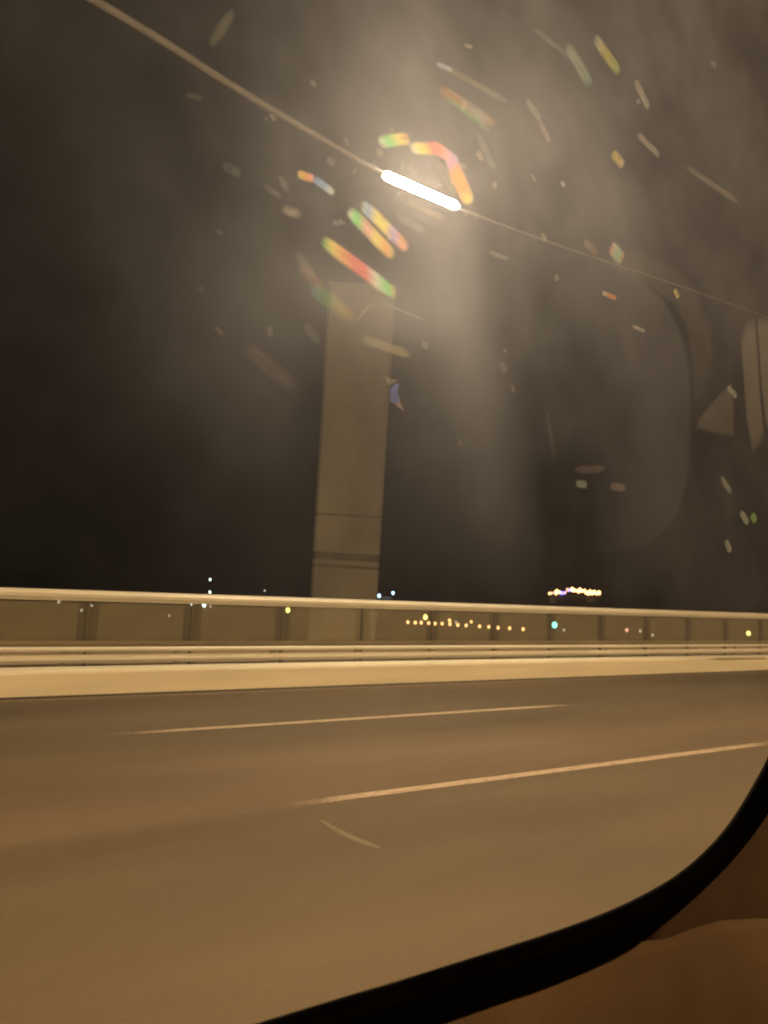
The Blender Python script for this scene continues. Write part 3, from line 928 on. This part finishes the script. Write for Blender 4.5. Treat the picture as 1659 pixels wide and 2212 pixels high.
smear(930, 312, 990, 352, 20, mm('rainbow_flare', [RED, PNK, VIO], 0.34, .8))
smear(886, 320, 960, 322, 22, mm('rainbow_flare', [PAL, YEL, RED, RED], 0.48, .8))
smear(818, 308, 884, 298, 24, mm('rainbow_flare', [PAL, GRN, YEL, ORG], 0.34, .8))
smear(644, 376, 678, 386, 15, mm('rainbow_flare', [YEL, ORG, PNK], 0.61, .8))
smear(676, 384, 722, 418, 13, mm('rainbow_flare', [BLU, BLU, PAL], 0.37, .8))
smear(645, 572, 700, 625, 30, mm('pink_film', [PNK, ORG], .08))
smear(670, 618, 765, 690, 26, mm('green_film', [BLU, GRN, YEL, ORG], .14))
smear(944, 188, 1072, 272, 20, mm('orange_film', [ORG, ORG, PAL, ORG], .14))
smear(960, 206, 1062, 286, 10, mm('green_film', [GRN, GRN, PAL], .10))
smear(943, 137, 978, 153, 9, mm('blue_film', [(.6, .65, 1), (.7, .75, 1)], .5))
smear(960, 144, 1100, 222, 16, mm('dust_ghost_film', [YEL, PAL], .06))
smear(1284, 80, 1338, 158, 17, mm('green_film', [PAL, YEL, (.6, 1, .35)], .22))
smear(1225, 95, 1276, 186, 18, mm('green_film', [PAL, (.5, 1, .75)], .11))
smear(1150, 60, 1240, 130, 14, mm('dust_ghost_film', [PAL, PAL], .04))
smear(1372, 172, 1402, 236, 16, mm('dust_ghost_film', [(1, .78, .70), PAL], .14))
smear(1376, 288, 1426, 338, 16, mm('dust_ghost_film', [(1, .78, .70), PAL], .13))
smear(1480, 358, 1600, 440, 16, mm('dust_ghost_film', [PAL, (1, .78, .70)], .07))
smear(1138, 214, 1168, 262, 16, mm('dust_ghost_film', [PAL, PAL], .08))
smear(1166, 262, 1188, 308, 14, mm('dust_ghost_film', [(1, .78, .70), (1, .78, .70)], .08))
smear(1324, 330, 1346, 358, 22, mm('warm_film', [YEL, (1, .8, .5)], .33))
smear(1320, 534, 1344, 560, 22, mm('pale_film', [PNK, PAL, (.6, 1, .8), PNK], .60))
smear(1301, 632, 1332, 645, 8, mm('orange_film', [PAL, ORG, ORG], .9))
smear(1457, 626, 1465, 643, 10, mm('yellow_film', [YEL, (1, .8, .4)], .75))
smear(1366, 704, 1394, 716, 9, mm('dust_ghost_film', [(1, .78, .70), PAL], .3))
smear(1262, 520, 1290, 548, 18, mm('dust_ghost_film', [(1, .78, .70), ORG], .08))
smear(780, 730, 888, 768, 24, mm('yellow_film', [PAL, (1, .85, .5), YEL], .16))
smear(608, 452, 652, 464, 30, mm('warm_film', [(1, .9, .7)], .09), 2.0)
smear(614, 456, 644, 461, 18, mm('warm_film', [(1, .9, .6)], .09), 2.0)
smear(570, 400, 610, 428, 16, mm('dust_ghost_film', [PAL], .06), 2.2)
smear(604, 378, 622, 415, 16, mm('dust_ghost_film', [PAL], .06), 2.2)
smear(455, 100, 505, 20, 30, mm('yellow_film', [(1, .9, .5), PAL], .07), 2.4)
smear(400, 205, 440, 213, 14, mm('dust_ghost_film', [PAL], .06), 2.2)
smear(1180, 880 - 0, 1200, 1000, 10, mm('dust_ghost_film', [PAL], .03), 2.2)
smear(1245, 1044, 1268, 1048, 20, mm('dust_ghost_film', [PAL], .26), 5)
smear(1318, 1050, 1352, 1054, 24, mm('dust_ghost_film', [(1, .78, .70)], .12), 2)
smear(1240, 1015, 1310, 1012, 22, mm('dust_ghost_film', [(1, .78, .70)], .06), 2)
smear(1568, 1168, 1578, 1192, 14, mm('dust_ghost_film', [PAL], .45), 2.4)
smear(1600, 1105, 1616, 1132, 15, mm('dust_ghost_film', [PAL], .4), 2.4)
smear(1624, 1112, 1632, 1126, 11, mm('green_film', [(.5, 1, .3)], 1.2), 2.4)
smear(1557, 1030, 1580, 1065, 14, mm('dust_ghost_film', [PAL], .18), 2.4)
smear(1572, 836, 1592, 858, 14, mm('dust_ghost_film', [PAL], .2), 2.4)
smear(1518, 1424, 1668, 1422, 7, mm('yellow_film', [(1, .8, .4)], 1.0), 2.2)  # glare on top of the kerb wall, painted as a smear
smear(1056, 545, 1100, 560, 14, mm('dust_ghost_film', [PAL], .08), 2.2)
smear(1030, 285, 1070, 370, 18, mm('dust_ghost_film', [PAL], .05), 2.2)
smear(855, 465, 920, 500, 22, mm('dust_ghost_film', [PAL, PAL], .07), 2.6)
smear(870, 430, 965, 475, 22, mm('dust_ghost_film', [(1, .85, .6)], .08), 2.6)
smear(940, 345, 985, 420, 26, mm('dust_ghost_film', [(1, .9, .7)], .08), 2.6)
smear(1212, 393, 1220, 402, 10, mm('dust_ghost_film', [(.8, .8, 1)], .25), 2.6)
smear(525, 745, 640, 840, 46, mm('dust_ghost_film', [(1, .78, .70)], .045), 2.0)
smear(480, 355, 520, 378, 26, mm('dust_ghost_film', [PAL], .05), 2.0)
smear(660, 700, 690, 740, 26, mm('dust_ghost_film', [PAL], .045), 2.0)
smear(640, 545, 680, 600, 26, mm('dust_ghost_film', [PAL], .05), 2.0)
# random faint specks of road dirt, thickest round the lamp's place on the glass
rs = random.Random(11)
fm = [mm('dust_ghost_film', [c_], t_) for c_, t_ in (((1, .95, .9), .07), ((1, .85, .75), .06), ((.9, .95, 1), .08), ((1, .9, .7), .11))]
for k in range(44):
    a_ = rs.uniform(0, 2 * pi); rr = abs(rs.gauss(0, 1)) * 330 + 60
    px, py = 900 + rr * cos(a_) * 1.3, 430 + rr * sin(a_)
    if px < 250 or px > 1640 or py < 5 or py > 1150: continue
    ln = rs.uniform(4, 26); an = rs.gauss(0.75, 0.5); wd_ = rs.uniform(6, 20)
    smear(px - ln * cos(an) / 2, py - ln * sin(an) / 2, px + ln * cos(an) / 2, py + ln * sin(an) / 2, wd_, fm[k % 4], 2.2, 'dirt_speck')
# bright wisps and a hair-like scratch
sc = mm('scratch_film', [PAL, (1, .9, .8)], .16)
smear(818, 650, 922, 694, 5, sc, 2.4, 'scratch'); smear(768, 694, 806, 652, 6, sc, 2.4, 'scratch')
sc2 = mh('scratch_film', [(1, .92, .7)], 1.3, 0.2)
arc = [(694, 1772), (722, 1790), (752, 1806), (786, 1820), (820, 1831)]
patch([(a, b - w_) for (a, b), w_ in zip(arc, (1, 4, 4.5, 4, 1))] + [(a, b + w_) for (a, b), w_ in list(zip(arc, (1, 4, 4.5, 4, 1)))[::-1]], sc2, 'scratch')
patch([(835, 820), (870, 806), (861, 836), (866, 852), (846, 858 + 20 - 6), (848, 878 - 4), (843, 852), (843, 838)][:0] or
      [(843, 840), (856, 828), (861, 831), (858, 848), (863, 868), (853, 872), (843, 866), (844, 852)], mh('blue_film', [(.25, .32, 1)], 1.1, .8), 'flare_smear')
patch([(863, 868), (869, 880), (875, 888), (860, 879), (853, 872)], mh('pale_film', [(1, .75, .65)], .3), 'flare_smear')
patch([(829, 811), (838, 817), (859, 822), (847, 828), (840, 832)], mh('pale_film', [(1, .85, .8)], .16), 'flare_smear')
patch([(1566, 838), (1580, 826), (1586, 880), (1585, 942), (1550, 938), (1504, 925), (1508, 905), (1530, 880)], mh('dust_ghost_film', [(1, .9, .8)], .05), 'reflection_patch', pillow=True)  # cabin reflections in the window, shaped as pale film patches
patch([(1600, 735), (1612, 700), (1630, 690), (1636, 760), (1642, 850), (1650, 940), (1640, 960), (1625, 975), (1612, 900), (1606, 820)], mh('dust_ghost_film', [(1, .9, .8)], .07), 'reflection_patch', pillow=True)
patch([(1636, 690), (1665, 690), (1665, 920), (1655, 920), (1645, 830)], mh('dust_ghost_film', [(1, .9, .8)], .07), 'reflection_patch', pillow=True)
patch([(1340, 532), (1400, 550), (1460, 578), (1505, 630), (1530, 700), (1544, 770), (1540, 805), (1500, 870), (1497, 790), (1488, 715), (1462, 660), (1400, 612), (1330, 580), (1280, 560)],
      mh('dust_ghost_film', [(1, .92, .85)], .022), 'reflection_patch', pillow=True)
